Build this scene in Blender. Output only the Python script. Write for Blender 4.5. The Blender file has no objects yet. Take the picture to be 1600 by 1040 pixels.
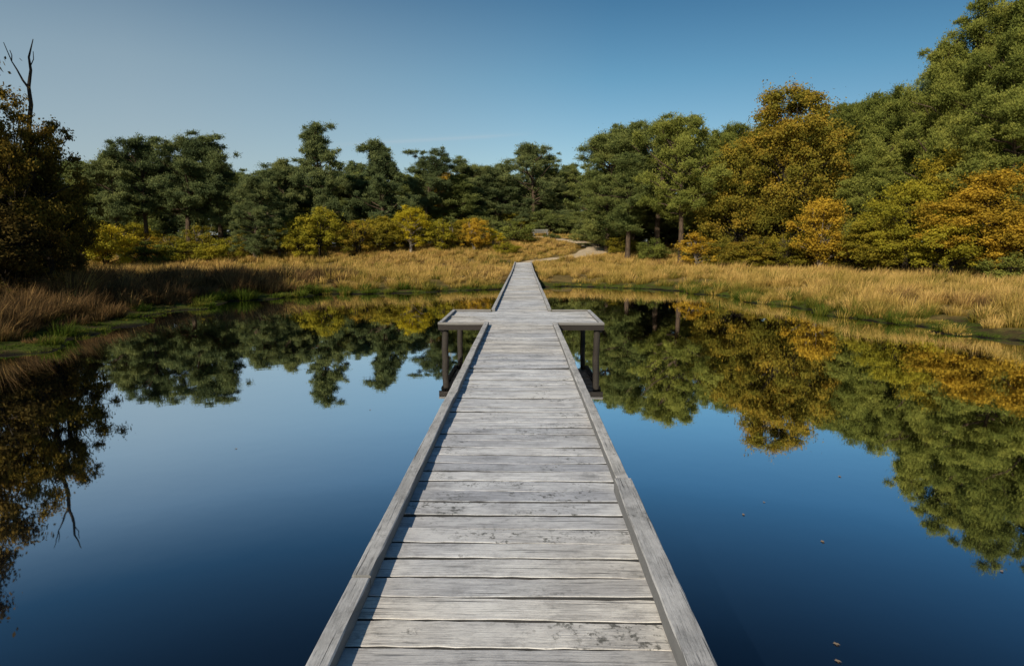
import bpy, math, numpy as np
from mathutils import Vector
R = math.radians
scene = bpy.context.scene
COL = scene.collection
WATER_CAM = 2.05
DECK = 0.65

# ------------------------------------------------------------------ helpers
def link(o, parent=None):
    COL.objects.link(o)
    if parent is not None:
        o.parent = parent
    return o

def np_mesh(name, verts, facesets, attrs=None, smooth=False):
    me = bpy.data.meshes.new(name)
    verts = np.asarray(verts, dtype=np.float32)
    me.vertices.add(len(verts))
    me.vertices.foreach_set('co', verts.ravel())
    idx = []; starts = []; pos = 0
    for f in facesets:
        f = np.asarray(f, dtype=np.int32)
        if len(f) == 0: continue
        k = f.shape[1]
        idx.append(f.ravel())
        starts.append(pos + np.arange(len(f), dtype=np.int32) * k)
        pos += f.size
    idx = np.concatenate(idx); starts = np.concatenate(starts)
    me.loops.add(len(idx)); me.loops.foreach_set('vertex_index', idx)
    me.polygons.add(len(starts)); me.polygons.foreach_set('loop_start', starts)
    if attrs:
        for k, v in attrs.items():
            a = me.attributes.new(k, 'FLOAT', 'POINT')
            a.data.foreach_set('value', np.asarray(v, dtype=np.float32))
    me.update(calc_edges=True)
    me.polygons.foreach_set('use_smooth', np.full(len(starts), smooth, dtype=bool))
    me.validate()
    return me

def norm(v):
    return v / (np.linalg.norm(v, axis=-1, keepdims=True) + 1e-9)

class N:
    def __init__(s, mat):
        mat.use_nodes = True
        s.t = mat.node_tree; s.t.nodes.clear()
    def n(s, typ, inputs=None, **kw):
        nd = s.t.nodes.new(typ)
        for k, v in kw.items(): setattr(nd, k, v)
        if inputs:
            for k, v in inputs.items():
                if isinstance(v, bpy.types.NodeSocket): s.t.links.new(v, nd.inputs[k])
                else: nd.inputs[k].default_value = v
        return nd
    def ramp(s, fac, stops, interp='LINEAR'):
        nd = s.t.nodes.new('ShaderNodeValToRGB'); cr = nd.color_ramp; cr.interpolation = interp
        while len(cr.elements) < len(stops): cr.elements.new(0.5)
        for e, (p, c) in zip(cr.elements, stops):
            e.position = p; e.color = (*c, 1) if len(c) == 3 else c
        s.t.links.new(fac, nd.inputs[0]); return nd.outputs[0]
    def mix(s, a, b, fac, mode='MIX'):
        nd = s.t.nodes.new('ShaderNodeMix'); nd.data_type = 'RGBA'; nd.blend_type = mode
        for k, v in ((0, fac), (6, a), (7, b)):
            if isinstance(v, bpy.types.NodeSocket): s.t.links.new(v, nd.inputs[k])
            else: nd.inputs[k].default_value = v if k == 0 or len(v) == 4 else (*v, 1)
        return nd.outputs[2]
    def math(s, op, a, b=0.0):
        nd = s.t.nodes.new('ShaderNodeMath'); nd.operation = op
        for k, v in ((0, a), (1, b)):
            if isinstance(v, bpy.types.NodeSocket): s.t.links.new(v, nd.inputs[k])
            else: nd.inputs[k].default_value = v
        return nd.outputs[0]
    def out(s, sh):
        o = s.t.nodes.new('ShaderNodeOutputMaterial'); s.t.links.new(sh, o.inputs[0])

def noise(b, vec, scale, detail=4, rough=0.55):
    return b.n('ShaderNodeTexNoise', {'Vector': vec, 'Scale': scale, 'Detail': detail, 'Roughness': rough}).outputs[0]

# ------------------------------------------------------------------ materials
def foliage_mat(name, dark, mid, light, transl=0.3):
    m = bpy.data.materials.new(name); b = N(m)
    tint = b.n('ShaderNodeAttribute', attribute_name='tint').outputs['Fac']
    oi = b.n('ShaderNodeObjectInfo').outputs['Random']
    pos = b.n('ShaderNodeNewGeometry').outputs['Position']
    nz = noise(b, pos, 0.45, 2)
    f = b.math('ADD', b.math('MULTIPLY', tint, 0.62), b.math('MULTIPLY', nz, 0.75))
    f = b.math('ADD', f, b.math('MULTIPLY', b.math('SUBTRACT', oi, 0.5), 0.30))
    f = b.math('SUBTRACT', f, 0.17)
    c = b.ramp(f, [(0.1, dark), (0.5, mid), (0.9, light)])
    d = b.n('ShaderNodeBsdfDiffuse', {'Color': c}).outputs[0]
    t = b.n('ShaderNodeBsdfTranslucent', {'Color': c}).outputs[0]
    b.out(b.n('ShaderNodeMixShader', {0: transl, 1: d, 2: t}).outputs[0])
    return m

M = {}
M['pine'] = foliage_mat('pine_needles', (0.055, 0.080, 0.030), (0.150, 0.180, 0.054), (0.28, 0.29, 0.082))
M['pine_blue'] = foliage_mat('pine_needles_cool', (0.055, 0.080, 0.040), (0.135, 0.168, 0.066), (0.25, 0.27, 0.096))
M['pine_warm'] = foliage_mat('pine_needles_warm', (0.065, 0.085, 0.022), (0.175, 0.200, 0.044), (0.31, 0.31, 0.066))
M['oak'] = foliage_mat('oak_leaves_autumn', (0.080, 0.098, 0.018), (0.22, 0.185, 0.028), (0.42, 0.26, 0.034))
M['brown'] = foliage_mat('brown_leaves', (0.030, 0.025, 0.010), (0.085, 0.062, 0.018), (0.21, 0.135, 0.028))
M['russet'] = foliage_mat('russet_olive_leaves', (0.045, 0.042, 0.012), (0.15, 0.112, 0.022), (0.38, 0.23, 0.036))
M['yellow'] = foliage_mat('yellow_birch_leaves', (0.26, 0.23, 0.02), (0.54, 0.44, 0.03), (0.68, 0.53, 0.045), .35)
M['lime'] = foliage_mat('yellow_green_leaves', (0.12, 0.13, 0.018), (0.31, 0.28, 0.030), (0.48, 0.39, 0.040), .35)
M['orange'] = foliage_mat('orange_leaves', (0.20, 0.15, 0.020), (0.48, 0.31, 0.034), (0.65, 0.43, 0.05), .35)
M['olive'] = foliage_mat('olive_leaves', (0.08, 0.085, 0.015), (0.25, 0.21, 0.026), (0.44, 0.33, 0.036))

def bark_mat(name, c1, c2):
    m = bpy.data.materials.new(name); b = N(m)
    co = b.n('ShaderNodeTexCoord').outputs['Object']
    mp = b.n('ShaderNodeMapping', {'Vector': co, 'Scale': (7, 7, 1.6)}).outputs[0]
    c = b.ramp(noise(b, mp, 1.5, 5, 0.65), [(0.35, c1), (0.65, c2)])
    bp = b.n('ShaderNodeBump', {'Height': noise(b, mp, 2.5, 5), 'Strength': 0.6, 'Distance': 0.03}).outputs[0]
    b.out(b.n('ShaderNodeBsdfPrincipled', {'Base Color': c, 'Roughness': 0.9, 'Normal': bp, 'Specular IOR Level': 0.1}).outputs[0])
    return m
M['bark'] = bark_mat('pine_bark', (0.035, 0.026, 0.019), (0.12, 0.085, 0.058))
M['bark_dark'] = bark_mat('dark_bark', (0.014, 0.012, 0.010), (0.050, 0.040, 0.030))
M['bark_pale'] = bark_mat('pale_bark', (0.10, 0.08, 0.06), (0.32, 0.28, 0.23))

def wood_mat(name, along, base=(0.40, 0.39, 0.375), dark=(0.17, 0.16, 0.15), worn=True, side=0.16, warm=False):
    m = bpy.data.materials.new(name); b = N(m)
    co = b.n('ShaderNodeTexCoord').outputs['Object']
    tint = b.n('ShaderNodeAttribute', attribute_name='tint').outputs['Fac']
    off = b.n('ShaderNodeCombineXYZ', {0: b.math('MULTIPLY', tint, 37.0), 1: b.math('MULTIPLY', tint, 11.0), 2: 0.0}).outputs[0]
    v = b.n('ShaderNodeVectorMath', {0: co, 1: off}, operation='ADD').outputs[0]
    ax = {'x': 0, 'y': 1, 'z': 2}[along]
    def mp(long, across):
        s = [across] * 3; s[ax] = long
        return b.n('ShaderNodeMapping', {'Vector': v, 'Scale': tuple(s)}).outputs[0]
    grain = noise(b, mp(4.5, 95), 1.0, 6, 0.8)
    broad = noise(b, mp(1.8, 14), 1.0, 4, 0.6)
    blotch = noise(b, v, 5.0, 7, 0.8)
    f = b.math('ADD', b.math('MULTIPLY', grain, 0.7), b.math('MULTIPLY', broad, 0.3))
    c = b.ramp(f, [(0.34, dark), (0.45, tuple(x * 0.84 for x in base)), (0.60, tuple(min(x * 1.14, .85) for x in base))])
    st = b.ramp(blotch, [(0.34, (0, 0, 0)), (0.50, (1, 1, 1))])
    c = b.mix(tuple(x * .58 for x in base), c, st)
    if worn:   # bleached, walked-on patches
        wn = noise(b, mp(3.0, 6.5), 1.0, 7, 0.8)
        c = b.mix(c, tuple(min(x * 1.42, .88) for x in base), b.math('MULTIPLY', b.ramp(wn, [(0.45, (0, 0, 0)), (0.60, (1, 1, 1))]), 0.7))
        c = b.mix(c, tuple(x * .42 for x in base), b.math('MULTIPLY', b.ramp(grain, [(0.36, (1, 1, 1)), (0.44, (0, 0, 0))]), 0.6))
    tn = b.ramp(tint, [(0.0, (0.70, 0.71, 0.74)), (0.5, (0.93, 0.93, 0.93)), (1.0, (1.10, 1.08, 1.04))])
    c = b.mix(c, tn, 1.0, 'MULTIPLY')
    if warm:
        c = b.mix(c, (1.0, .95, .87), b.ramp(noise(b, co, .55, 2), [(.46, (0, 0, 0)), (.64, (1, 1, 1))]), 'MULTIPLY')
    sp = noise(b, v, 30.0, 5, 0.7)
    spm = b.math('MULTIPLY', b.ramp(sp, [(0.53, (0, 0, 0)), (0.62, (1, 1, 1))]), b.ramp(noise(b, v, 2.6, 3), [(0.52, (0, 0, 0)), (0.62, (1, 1, 1))]))
    c = b.mix(c, (0.06, 0.062, 0.052), b.math('MULTIPLY', spm, .8))
    cr = b.ramp(noise(b, mp(1.8, 110), 1.0, 3, 0.5), [(0.29, (0, 0, 0)), (0.36, (1, 1, 1))])
    c = b.mix(tuple(x * .14 for x in base), c, cr)
    # shade in the gaps and on rail sides, painted darker on vertical faces
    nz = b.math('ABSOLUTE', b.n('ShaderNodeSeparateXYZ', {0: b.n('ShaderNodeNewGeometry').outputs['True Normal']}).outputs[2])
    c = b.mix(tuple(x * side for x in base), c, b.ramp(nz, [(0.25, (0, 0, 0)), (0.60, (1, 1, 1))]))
    hh = b.math('ADD', f, b.math('MULTIPLY', cr, .35))
    bp = b.n('ShaderNodeBump', {'Height': hh, 'Strength': 0.8, 'Distance': 0.007}).outputs[0]
    b.out(b.n('ShaderNodeBsdfPrincipled', {'Base Color': c, 'Roughness': 0.8, 'Normal': bp, 'Specular IOR Level': 0.3}).outputs[0])
    return m
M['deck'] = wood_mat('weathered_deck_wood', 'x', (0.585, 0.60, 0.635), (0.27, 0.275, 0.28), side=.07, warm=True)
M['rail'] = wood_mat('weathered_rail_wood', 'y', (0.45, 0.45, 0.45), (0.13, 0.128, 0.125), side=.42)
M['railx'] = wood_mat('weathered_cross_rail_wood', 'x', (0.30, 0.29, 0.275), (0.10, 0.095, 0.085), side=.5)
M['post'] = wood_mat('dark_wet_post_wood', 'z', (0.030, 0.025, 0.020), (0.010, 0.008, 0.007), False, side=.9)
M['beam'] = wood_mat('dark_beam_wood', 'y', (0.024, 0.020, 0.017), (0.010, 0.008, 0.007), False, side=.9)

def grass_mat():
    m = bpy.data.materials.new('moor_grass'); b = N(m)
    tint = b.n('ShaderNodeAttribute', attribute_name='tint').outputs['Fac']
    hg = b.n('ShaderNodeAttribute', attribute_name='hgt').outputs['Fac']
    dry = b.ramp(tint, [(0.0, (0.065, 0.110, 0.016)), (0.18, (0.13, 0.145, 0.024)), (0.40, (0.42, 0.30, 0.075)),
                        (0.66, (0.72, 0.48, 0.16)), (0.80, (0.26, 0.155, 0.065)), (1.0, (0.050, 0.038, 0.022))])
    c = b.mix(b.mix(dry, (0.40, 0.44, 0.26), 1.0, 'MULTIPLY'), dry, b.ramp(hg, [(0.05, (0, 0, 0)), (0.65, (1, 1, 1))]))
    d = b.n('ShaderNodeBsdfDiffuse', {'Color': c}).outputs[0]
    t = b.n('ShaderNodeBsdfTranslucent', {'Color': c}).outputs[0]
    b.out(b.n('ShaderNodeMixShader', {0: 0.35, 1: d, 2: t}).outputs[0])
    return m
M['grass'] = grass_mat()

def ground_mat():
    m = bpy.data.materials.new('heath_ground'); b = N(m)
    pos = b.n('ShaderNodeNewGeometry').outputs['Position']
    sd = b.n('ShaderNodeAttribute', attribute_name='shore').outputs['Fac']
    n1 = noise(b, pos, 1.3, 5); n2 = noise(b, pos, 14, 5, 0.7)
    dryc = b.ramp(n1, [(0.3, (0.10, 0.075, 0.028)), (0.7, (0.24, 0.17, 0.06))])
    moss = b.ramp(n2, [(0.3, (0.028, 0.038, 0.008)), (0.52, (0.07, 0.095, 0.013)), (0.72, (0.14, 0.165, 0.024))])
    moss = b.mix(moss, (0.08, 0.06, 0.025), b.ramp(noise(b, pos, 2.7, 4), [(0.48, (0, 0, 0)), (0.64, (1, 1, 1))]))
    f = b.math('ADD', b.math('MULTIPLY', sd, 1.0), b.math('MULTIPLY', b.math('SUBTRACT', n1, 0.5), 0.9))
    c = b.mix(moss, dryc, b.ramp(f, [(0.28, (0, 0, 0)), (0.55, (1, 1, 1))]))
    mud = (0.014, 0.011, 0.008)
    c = b.mix(mud, c, b.ramp(sd, [(0.015, (0, 0, 0)), (0.06, (1, 1, 1))]))
    bp = b.n('ShaderNodeBump', {'Height': n2, 'Strength': 0.9, 'Distance': 0.1}).outputs[0]
    b.out(b.n('ShaderNodeBsdfPrincipled', {'Base Color': c, 'Roughness': 0.95, 'Normal': bp, 'Specular IOR Level': 0.1}).outputs[0])
    return m
M['ground'] = ground_mat()

def sand_mat():
    m = bpy.data.materials.new('pale_sand'); b = N(m)
    pos = b.n('ShaderNodeNewGeometry').outputs['Position']
    c = b.ramp(noise(b, pos, 1.6, 5, 0.6), [(0.3, (0.36, 0.28, 0.18)), (0.7, (0.56, 0.45, 0.31))])
    bp = b.n('ShaderNodeBump', {'Height': noise(b, pos, 6, 3), 'Strength': 0.25, 'Distance': 0.03}).outputs[0]
    b.out(b.n('ShaderNodeBsdfPrincipled', {'Base Color': c, 'Roughness': 0.95, 'Normal': bp}).outputs[0])
    return m
M['sand'] = sand_mat()

def water_mat():
    m = bpy.data.materials.new('still_pond_water'); b = N(m)
    pos = b.n('ShaderNodeNewGeometry').outputs['Position']
    n1 = noise(b, pos, 2.2, 2); n2 = noise(b, pos, 0.35, 2)
    h = b.math('ADD', b.math('MULTIPLY', n1, 0.25), n2)
    bp = b.n('ShaderNodeBump', {'Height': h, 'Strength': 0.04, 'Distance': 0.05}).outputs[0]
    d = b.n('ShaderNodeBsdfDiffuse', {'Color': (0.002, 0.005, 0.012, 1)}).outputs[0]
    g = b.n('ShaderNodeBsdfGlossy', {'Color': (0.97, 0.98, 1.0, 1), 'Roughness': 0.02, 'Normal': bp}).outputs[0]
    fr = b.n('ShaderNodeFresnel', {'IOR': 1.9, 'Normal': bp}).outputs[0]
    fac = b.ramp(fr, [(0.12, (0.06,) * 3), (0.140, (0.16,) * 3), (0.178, (0.48,) * 3), (0.225, (0.86,) * 3), (0.29, (0.97,) * 3)])
    b.out(b.n('ShaderNodeMixShader', {0: fac, 1: d, 2: g}).outputs[0])
    return m
M['water'] = water_mat()

def plain(name, c, rough=0.7):
    m = bpy.data.materials.new(name); b = N(m)
    co = b.n('ShaderNodeTexCoord').outputs['Object']
    nz = noise(b, co, 9, 4)
    cc = b.mix(tuple(x * 0.7 for x in c), c, nz)
    b.out(b.n('ShaderNodeBsdfPrincipled', {'Base Color': cc, 'Roughness': rough}).outputs[0])
    return m
M['bench'] = plain('silvered_bench_wood', (0.22, 0.215, 0.20))
M['fallen'] = plain('fallen_leaf', (0.26, 0.20, 0.14))

# ------------------------------------------------------------------ terrain
POND = np.array([(-10.6,9.6),(-9.9,11.4),(-9.7,13),(-9.8,14.8),(-10.7,17.4),(-11.3,21),(-10.6,25.2),(-8.6,27.4),(-5,28.8),(-1.5,31.0),
                 (1.8,33.6),(5.9,32.3),(8.1,28.7),(8.6,25),(8.9,22.8),(9.4,19.5),(9.9,16.9),(10.5,15.1),(11.2,13.6),(13,11),
                 (17,7),(22,0),(24,-12),(15,-25),(0,-30),(-16,-25),(-22,-12),(-20,0),(-15,6)], dtype=float)
def chaikin(p, n=2):
    for _ in range(n):
        q = np.roll(p, -1, 0)
        p = np.stack([p * .75 + q * .25, p * .25 + q * .75], 1).reshape(-1, 2)
    return p
POND = chaikin(POND, 2)
def pond_sd(x, y):
    x = np.asarray(x, float).ravel(); y = np.asarray(y, float).ravel()
    x = x + 0.32 * np.sin(y * 1.35 + 0.7) + 0.20 * np.sin(y * 3.1 + x) + 0.12 * np.sin(x * 5.3 + 2 * y) + 0.07 * np.sin(x * 3 - 9 * y)
    y = y + 0.35 * np.sin(x * 1.1 + 1.3) + 0.18 * np.sin(x * 2.9 - y) + 0.07 * np.sin(x * 8.5 + y)
    best = np.full(x.shape, 1e9); inside = np.zeros(x.shape, bool)
    n = len(POND)
    for i in range(n):
        ax, ay = POND[i]; bx, by = POND[(i + 1) % n]
        dx, dy = bx - ax, by - ay
        t = np.clip(((x - ax) * dx + (y - ay) * dy) / (dx * dx + dy * dy), 0, 1)
        best = np.minimum(best, (x - ax - t * dx) ** 2 + (y - ay - t * dy) ** 2)
        cond = ((ay > y) != (by > y))
        with np.errstate(divide='ignore', invalid='ignore'):
            xi = (bx - ax) * (y - ay) / (by - ay + 1e-12) + ax
        inside ^= cond & (x < xi)
    d = np.sqrt(best)
    return np.where(inside, -d, d)
def sstep(a, b, v):
    t = np.clip((v - a) / (b - a), 0, 1); return t * t * (3 - 2 * t)
def ground_h(x, y, sd=None):
    shp = np.shape(x)
    x = np.asarray(x, float).ravel(); y = np.asarray(y, float).ravel()
    if sd is None: sd = pond_sd(x, y)
    out = 0.05 * sstep(0, .15, sd) + 0.08 * sstep(0.1, 1.2, sd) + 0.30 * sstep(0.8, 3.6, sd)
    inn = -0.03 - 0.9 * sstep(0, 2.5, -sd)
    h = np.where(sd > 0, out, inn)
    bump = 0.05 * np.sin(x * 0.9 + 1.7) * np.sin(y * 0.8) + 0.03 * np.sin(x * 2.3 + y * 1.1)
    h = h + bump * sstep(.6, 4, sd) * sstep(56, 50, y) + 0.03 * np.sin(x * 4.1 + y) * np.sin(y * 3.7) * sstep(0.1, .6, sd) * sstep(48, 40, y)
    rise = 1.25 * sstep(44, 63, y + 0.12 * np.abs(x))
    hump = 1.5 * np.exp(-((x - 1.5) / 10.0) ** 2) * sstep(53, 72, y)
    return (h + (rise + hump) * (sd > 0)).reshape(shp)

def axis(lo, hi, step, mid, mstep, far):
    a = np.arange(lo, hi + step / 2, step)
    ext = []; s = step; v = hi
    while v < far:
        s = min(s * 1.35, mstep) if v < mid else s * 1.35
        v += s; ext.append(v)
    ext2 = []; s = step; v = lo
    while v > -far:
        s *= 1.35; v -= s; ext2.append(v)
    return np.concatenate([ext2[::-1], a, ext])
xs = axis(-30, 30, 0.2, 30, 1, 2500); ys = axis(6, 42, 0.2, 80, .6, 2500)
GX, GY = np.meshgrid(xs, ys)
sd = pond_sd(GX, GY)
Z = ground_h(GX.ravel(), GY.ravel(), sd)
nx, ny = len(xs), len(ys)
i = np.arange(nx - 1); j = np.arange(ny - 1)
I, J = np.meshgrid(i, j); a = (J * nx + I).ravel()
faces = np.stack([a, a + 1, a + 1 + nx, a + nx], 1)
me = np_mesh('ground', np.stack([GX.ravel(), GY.ravel(), Z], 1), [faces], {'shore': np.clip(sd / 4.0, 0, 1)}, smooth=True)
ground = link(bpy.data.objects.new('ground', me)); ground['kind'] = 'structure'
ground['label'] = 'heathland ground with mossy banks around a pond'; ground['category'] = 'ground'
me.materials.append(M['ground'])

wv = [(-32, -38, 0), (34, -38, 0), (34, 40, 0), (-32, 40, 0)]
me = np_mesh('water', wv, [[(0, 1, 2, 3)]]); me.materials.append(M['water'])
water = link(bpy.data.objects.new('water', me)); water['kind'] = 'structure'
water['label'] = 'still dark pond water mirroring trees and sky'; water['category'] = 'water'

# sandy path
PATH = np.array([(0.0, 50.6), (1.5, 52.5), (4.2, 54.5), (6.2, 57.5), (6.9, 60.5), (6.1, 64), (4.0, 67), (1.5, 69.2), (-2.0, 70.3), (-7, 71.5)], float)
def catmull(P, n=12):
    out = []
    Q = np.vstack([2 * P[0] - P[1], P, 2 * P[-1] - P[-2]])
    for k in range(1, len(Q) - 2):
        for t in np.linspace(0, 1, n, endpoint=False):
            p0, p1, p2, p3 = Q[k - 1:k + 3]
            out.append(0.5 * ((2 * p1) + (-p0 + p2) * t + (2 * p0 - 5 * p1 + 4 * p2 - p3) * t * t + (-p0 + 3 * p1 - 3 * p2 + p3) * t ** 3))
    out.append(P[-1]); return np.array(out)
pc = catmull(PATH)
tan = norm(np.gradient(pc, axis=0)); nrm = np.stack([-tan[:, 1], tan[:, 0]], 1)
K = 7; rows = []
ar = np.arange(len(pc))
PW = 0.55 + .75 * sstep(18, 36, ar) - .65 * sstep(64, 84, ar)
for k in range(K):
    u = (k / (K - 1) - 0.5) * 2
    w = PW * (1 + 0.12 * np.sin(ar * 0.4 + k))
    xy = pc + nrm * (u * w)[:, None]
    rows.append(np.column_stack([xy, ground_h(xy[:, 0], xy[:, 1]) + 0.09 - 0.13 * abs(u) ** 6]))
V = np.stack(rows, 1).reshape(-1, 3)
L = len(pc); I, J = np.meshgrid(np.arange(K - 1), np.arange(L - 1)); a = (J * K + I).ravel()
me = np_mesh('path', V, [np.stack([a, a + 1, a + 1 + K, a + K], 1)], smooth=True); me.materials.append(M['sand'])
path = link(bpy.data.objects.new('path', me)); path['kind'] = 'structure'
path['label'] = 'winding pale sandy path through heath'; path['category'] = 'path'

# ------------------------------------------------------------------ grass
def build_grass():
    rng = np.random.default_rng(11)
    n = 78000
    Y = rng.uniform(8, 74, n); X = rng.uniform(-1, 1, n) * (0.95 * Y + 7)
    keepw = (rng.random(n) < (0.95 * Y + 7) / (0.95 * 74 + 7)) & ((Y < 62) | (np.abs(X) < 16))
    X, Y = X[keepw], Y[keepw]
    D = np.hypot(X, Y)
    sd = pond_sd(X, Y)
    dd = np.hypot(X[:, None] - pc[None, ::3, 0], Y[:, None] - pc[None, ::3, 1])
    pd = np.min(dd - PW[None, ::3], 1)
    shelf = np.clip(sstep(19, 15, Y) * sstep(6, 9, X) + sstep(24, 20, Y) * sstep(-8, -10, X), 0, 1)
    dens = 0.32 + 0.45 * sstep(1.6, 0.4, sd) * sstep(36, 28, D) + 0.30 * sstep(30, 20, D) + .45 * (Y > 54) * (np.abs(X) < 14)
    k = (sd > 0.03) & ((np.abs(X) > 0.95) | (Y > 51)) & (pd > .30) & (rng.random(len(X)) < dens)
    X, Y, D, sd, shelf, pd = X[k], Y[k], D[k], sd[k], shelf[k], pd[k]
    T = len(X)
    fringe = sstep(1.6 , 0.2, sd)
    nb = np.where(D < 22, 160, np.where(D < 30, 115, 64))
    edge = np.where(rng.random(T) < .40, 0.78, 0.40)
    edge = np.where(shelf > .5, np.where(rng.random(T) < .05, .6, .14), edge)
    nb = (nb * np.where(edge < .5, 1 - .45 * fringe, 1)).astype(int)
    # rounded tussocks of very different size rather than one even crop
    size = (0.42 + 0.55 * rng.beta(2, 2, T)) * (edge + (1 - edge) * sstep(0.3, 1.4 , sd - shelf * .3)) * (1 + 0.22 * np.sin(X * .8) * np.sin(Y * .7) + .12 * np.sin(X * 2.1 + Y))
    size *= np.where(np.abs(X) < 2.2, 0.80, 1.0) * np.where((pd < 2.2) & (Y > 53), .45, 1.0)
    hue = 0.57 + 0.09 * rng.standard_normal(T) + 0.07 * np.sin(X * .35 + Y * .22)
    gw = np.where(X > 4, 2.6, 1.9) + shelf * .4       # green skirts reach further on the open bank
    hue -= 0.50 * (1 - sstep(0.2, gw, sd)) * rng.uniform(0.35, 1, T)
    hue -= 0.22 * (rng.random(T) < 0.14)
    left = sstep(-7, -12, X) * sstep(40, 30, Y)
    hue = np.where((left > .3) & (sd < .75), rng.uniform(0, .2, T), hue)
    darkp = (rng.random(T) < left * .95) & (sd > .75)
    hue = np.where(darkp, rng.uniform(.78, 1.0, T), hue)
    size *= 1 + .45 * left * (sd > 1.3)
    hue = np.clip(hue, 0.02, 0.99)
    idx = np.repeat(np.arange(T), nb); B = len(idx)
    ang = rng.uniform(0, 2 * np.pi, B)
    dirv = np.stack([np.cos(ang), np.sin(ang)], 1)
    lean = rng.beta(1.6, 1.9, B) * 1.25
    Ls = size[idx] * rng.uniform(0.5, 1.0, B) * 0.80
    r0 = rng.random(B) ** .5 * 0.30 * np.maximum(size[idx], .75)
    bx = X[idx] + dirv[:, 0] * r0; by = Y[idx] + dirv[:, 1] * r0
    bz = ground_h(X, Y, sd)[idx] - 0.03
    w = (0.0019 + 0.00024 * D[idx]) * rng.uniform(0.7, 1.3, B)
    sa = ang + np.pi / 2 + rng.normal(0, 0.7, B)
    side = np.stack([np.cos(sa), np.sin(sa)], 1) * w[:, None]
    wind = 0.10
    s1, c1 = np.sin(lean * .6), np.cos(lean * .6)
    mx = bx + dirv[:, 0] * s1 * Ls * .55 + wind * Ls * .3; my = by + dirv[:, 1] * s1 * Ls * .55; mz = bz + c1 * Ls * .55
    l2 = lean * 1.5
    tx = mx + dirv[:, 0] * np.sin(l2) * Ls * .5 + wind * Ls; ty = my + dirv[:, 1] * np.sin(l2) * Ls * .5; tz = mz + np.cos(l2) * Ls * .5
    V = np.empty((B, 5, 3))
    V[:, 0] = np.stack([bx - side[:, 0], by - side[:, 1], bz], 1); V[:, 1] = np.stack([bx + side[:, 0], by + side[:, 1], bz], 1)
    V[:, 2] = np.stack([mx + side[:, 0] * .9, my + side[:, 1] * .9, mz], 1); V[:, 3] = np.stack([mx - side[:, 0] * .9, my - side[:, 1] * .9, mz], 1)
    V[:, 4] = np.stack([tx, ty, tz], 1)
    base = np.arange(B) * 5
    q = np.stack([base, base + 1, base + 2, base + 3], 1); t = np.stack([base + 3, base + 2, base + 4], 1)
    tint = np.clip(hue[idx] + rng.normal(0, 0.05, B), 0.01, .99)
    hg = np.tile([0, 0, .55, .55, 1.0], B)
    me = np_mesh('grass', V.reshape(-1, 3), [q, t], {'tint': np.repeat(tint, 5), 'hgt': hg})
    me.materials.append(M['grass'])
    o = link(bpy.data.objects.new('grass', me)); o['kind'] = 'stuff'
    o['label'] = 'golden dry moor grass tussocks on the pond bank'; o['category'] = 'grass'
    print('tussocks', T, 'blades', B)
build_grass()

# ------------------------------------------------------------------ trees
def tube(P, Rr, sides=6):
    P = np.asarray(P, float); n = len(P)
    T = norm(np.gradient(P, axis=0))
    up = np.where(np.abs(T[:, 2:3]) > .9, np.array([[1., 0, 0]]), np.array([[0, 0, 1.]]))
    A = norm(np.cross(T, up)); Bv = np.cross(T, A)
    a = np.arange(sides) / sides * 2 * np.pi
    V = P[:, None] + (A[:, None] * np.cos(a)[None, :, None] + Bv[:, None] * np.sin(a)[None, :, None]) * np.asarray(Rr)[:, None, None]
    f = []
    for k in range(n - 1):
        for s in range(sides):
            s2 = (s + 1) % sides
            f.append((k * sides + s, k * sides + s2, (k + 1) * sides + s2, (k + 1) * sides + s))
    return V.reshape(-1, 3), np.array(f)
def merge_tubes(L):
    Vs, Fs, o = [], [], 0
    for V, F in L:
        Vs.append(V); Fs.append(F + o); o += len(V)
    return np.vstack(Vs), np.vstack(Fs)

def leaves(C, Rd, n_per, size, rng, kind):
    m = len(C); C = np.asarray(C); Rd = np.asarray(Rd)
    vol = (Rd[:, 0] * Rd[:, 1]) ; cnt = np.maximum(20, (n_per * vol / vol.mean())).astype(int)
    idx = np.repeat(np.arange(m), cnt); B = len(idx)
    u = norm(rng.standard_normal((B, 3)))
    ph = rng.uniform(0, 6.28, (m, 3))[idx]
    lump = 1 + .24 * np.sin(u[:, 0] * 5 + ph[:, 0]) + .24 * np.sin(u[:, 1] * 6 + ph[:, 1]) + .18 * np.sin(u[:, 2] * 7 + ph[:, 2])
    r = rng.random(B) ** 0.48 * lump
    pos = C[idx] + u * r[:, None] * Rd[idx] * (1 + 0.28 * rng.standard_normal((B, 1)))
    ct = rng.uniform(0.15, 0.85, m)
    tint = np.clip(ct[idx] * 0.6 + rng.uniform(0, .4, B) + 0.12 * u[:, 2], 0, 1)
    s = size * rng.uniform(0.6, 1.35, B)
    if kind == 'needle':
        d = norm(u * 0.7 + np.array([0, 0, .55]) + rng.standard_normal((B, 3)) * 0.6)
        sd_ = norm(np.cross(d, norm(u + rng.standard_normal((B, 3)) * .8)))
        b0 = pos - sd_ * (s * .25)[:, None]; b1 = pos + sd_ * (s * .25)[:, None]; tp = pos + d * s[:, None]
        V = np.stack([b0, b1, tp], 1).reshape(-1, 3)
        F = np.arange(B * 3).reshape(-1, 3); tt = np.repeat(tint, 3)
    else:
        nn = norm(u * 0.8 + rng.standard_normal((B, 3)) * 0.6 + np.array([0, 0, .25]))
        t = norm(np.cross(nn, rng.standard_normal((B, 3)))); b = np.cross(nn, t)
        V = np.stack([pos - t * (s * .5)[:, None], pos - b * (s * .32)[:, None], pos + t * (s * .5)[:, None], pos + b * (s * .32)[:, None]], 1).reshape(-1, 3)
        F = np.arange(B * 4).reshape(-1, 4); tt = np.repeat(tint, 4)
    return V, F, tt

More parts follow.
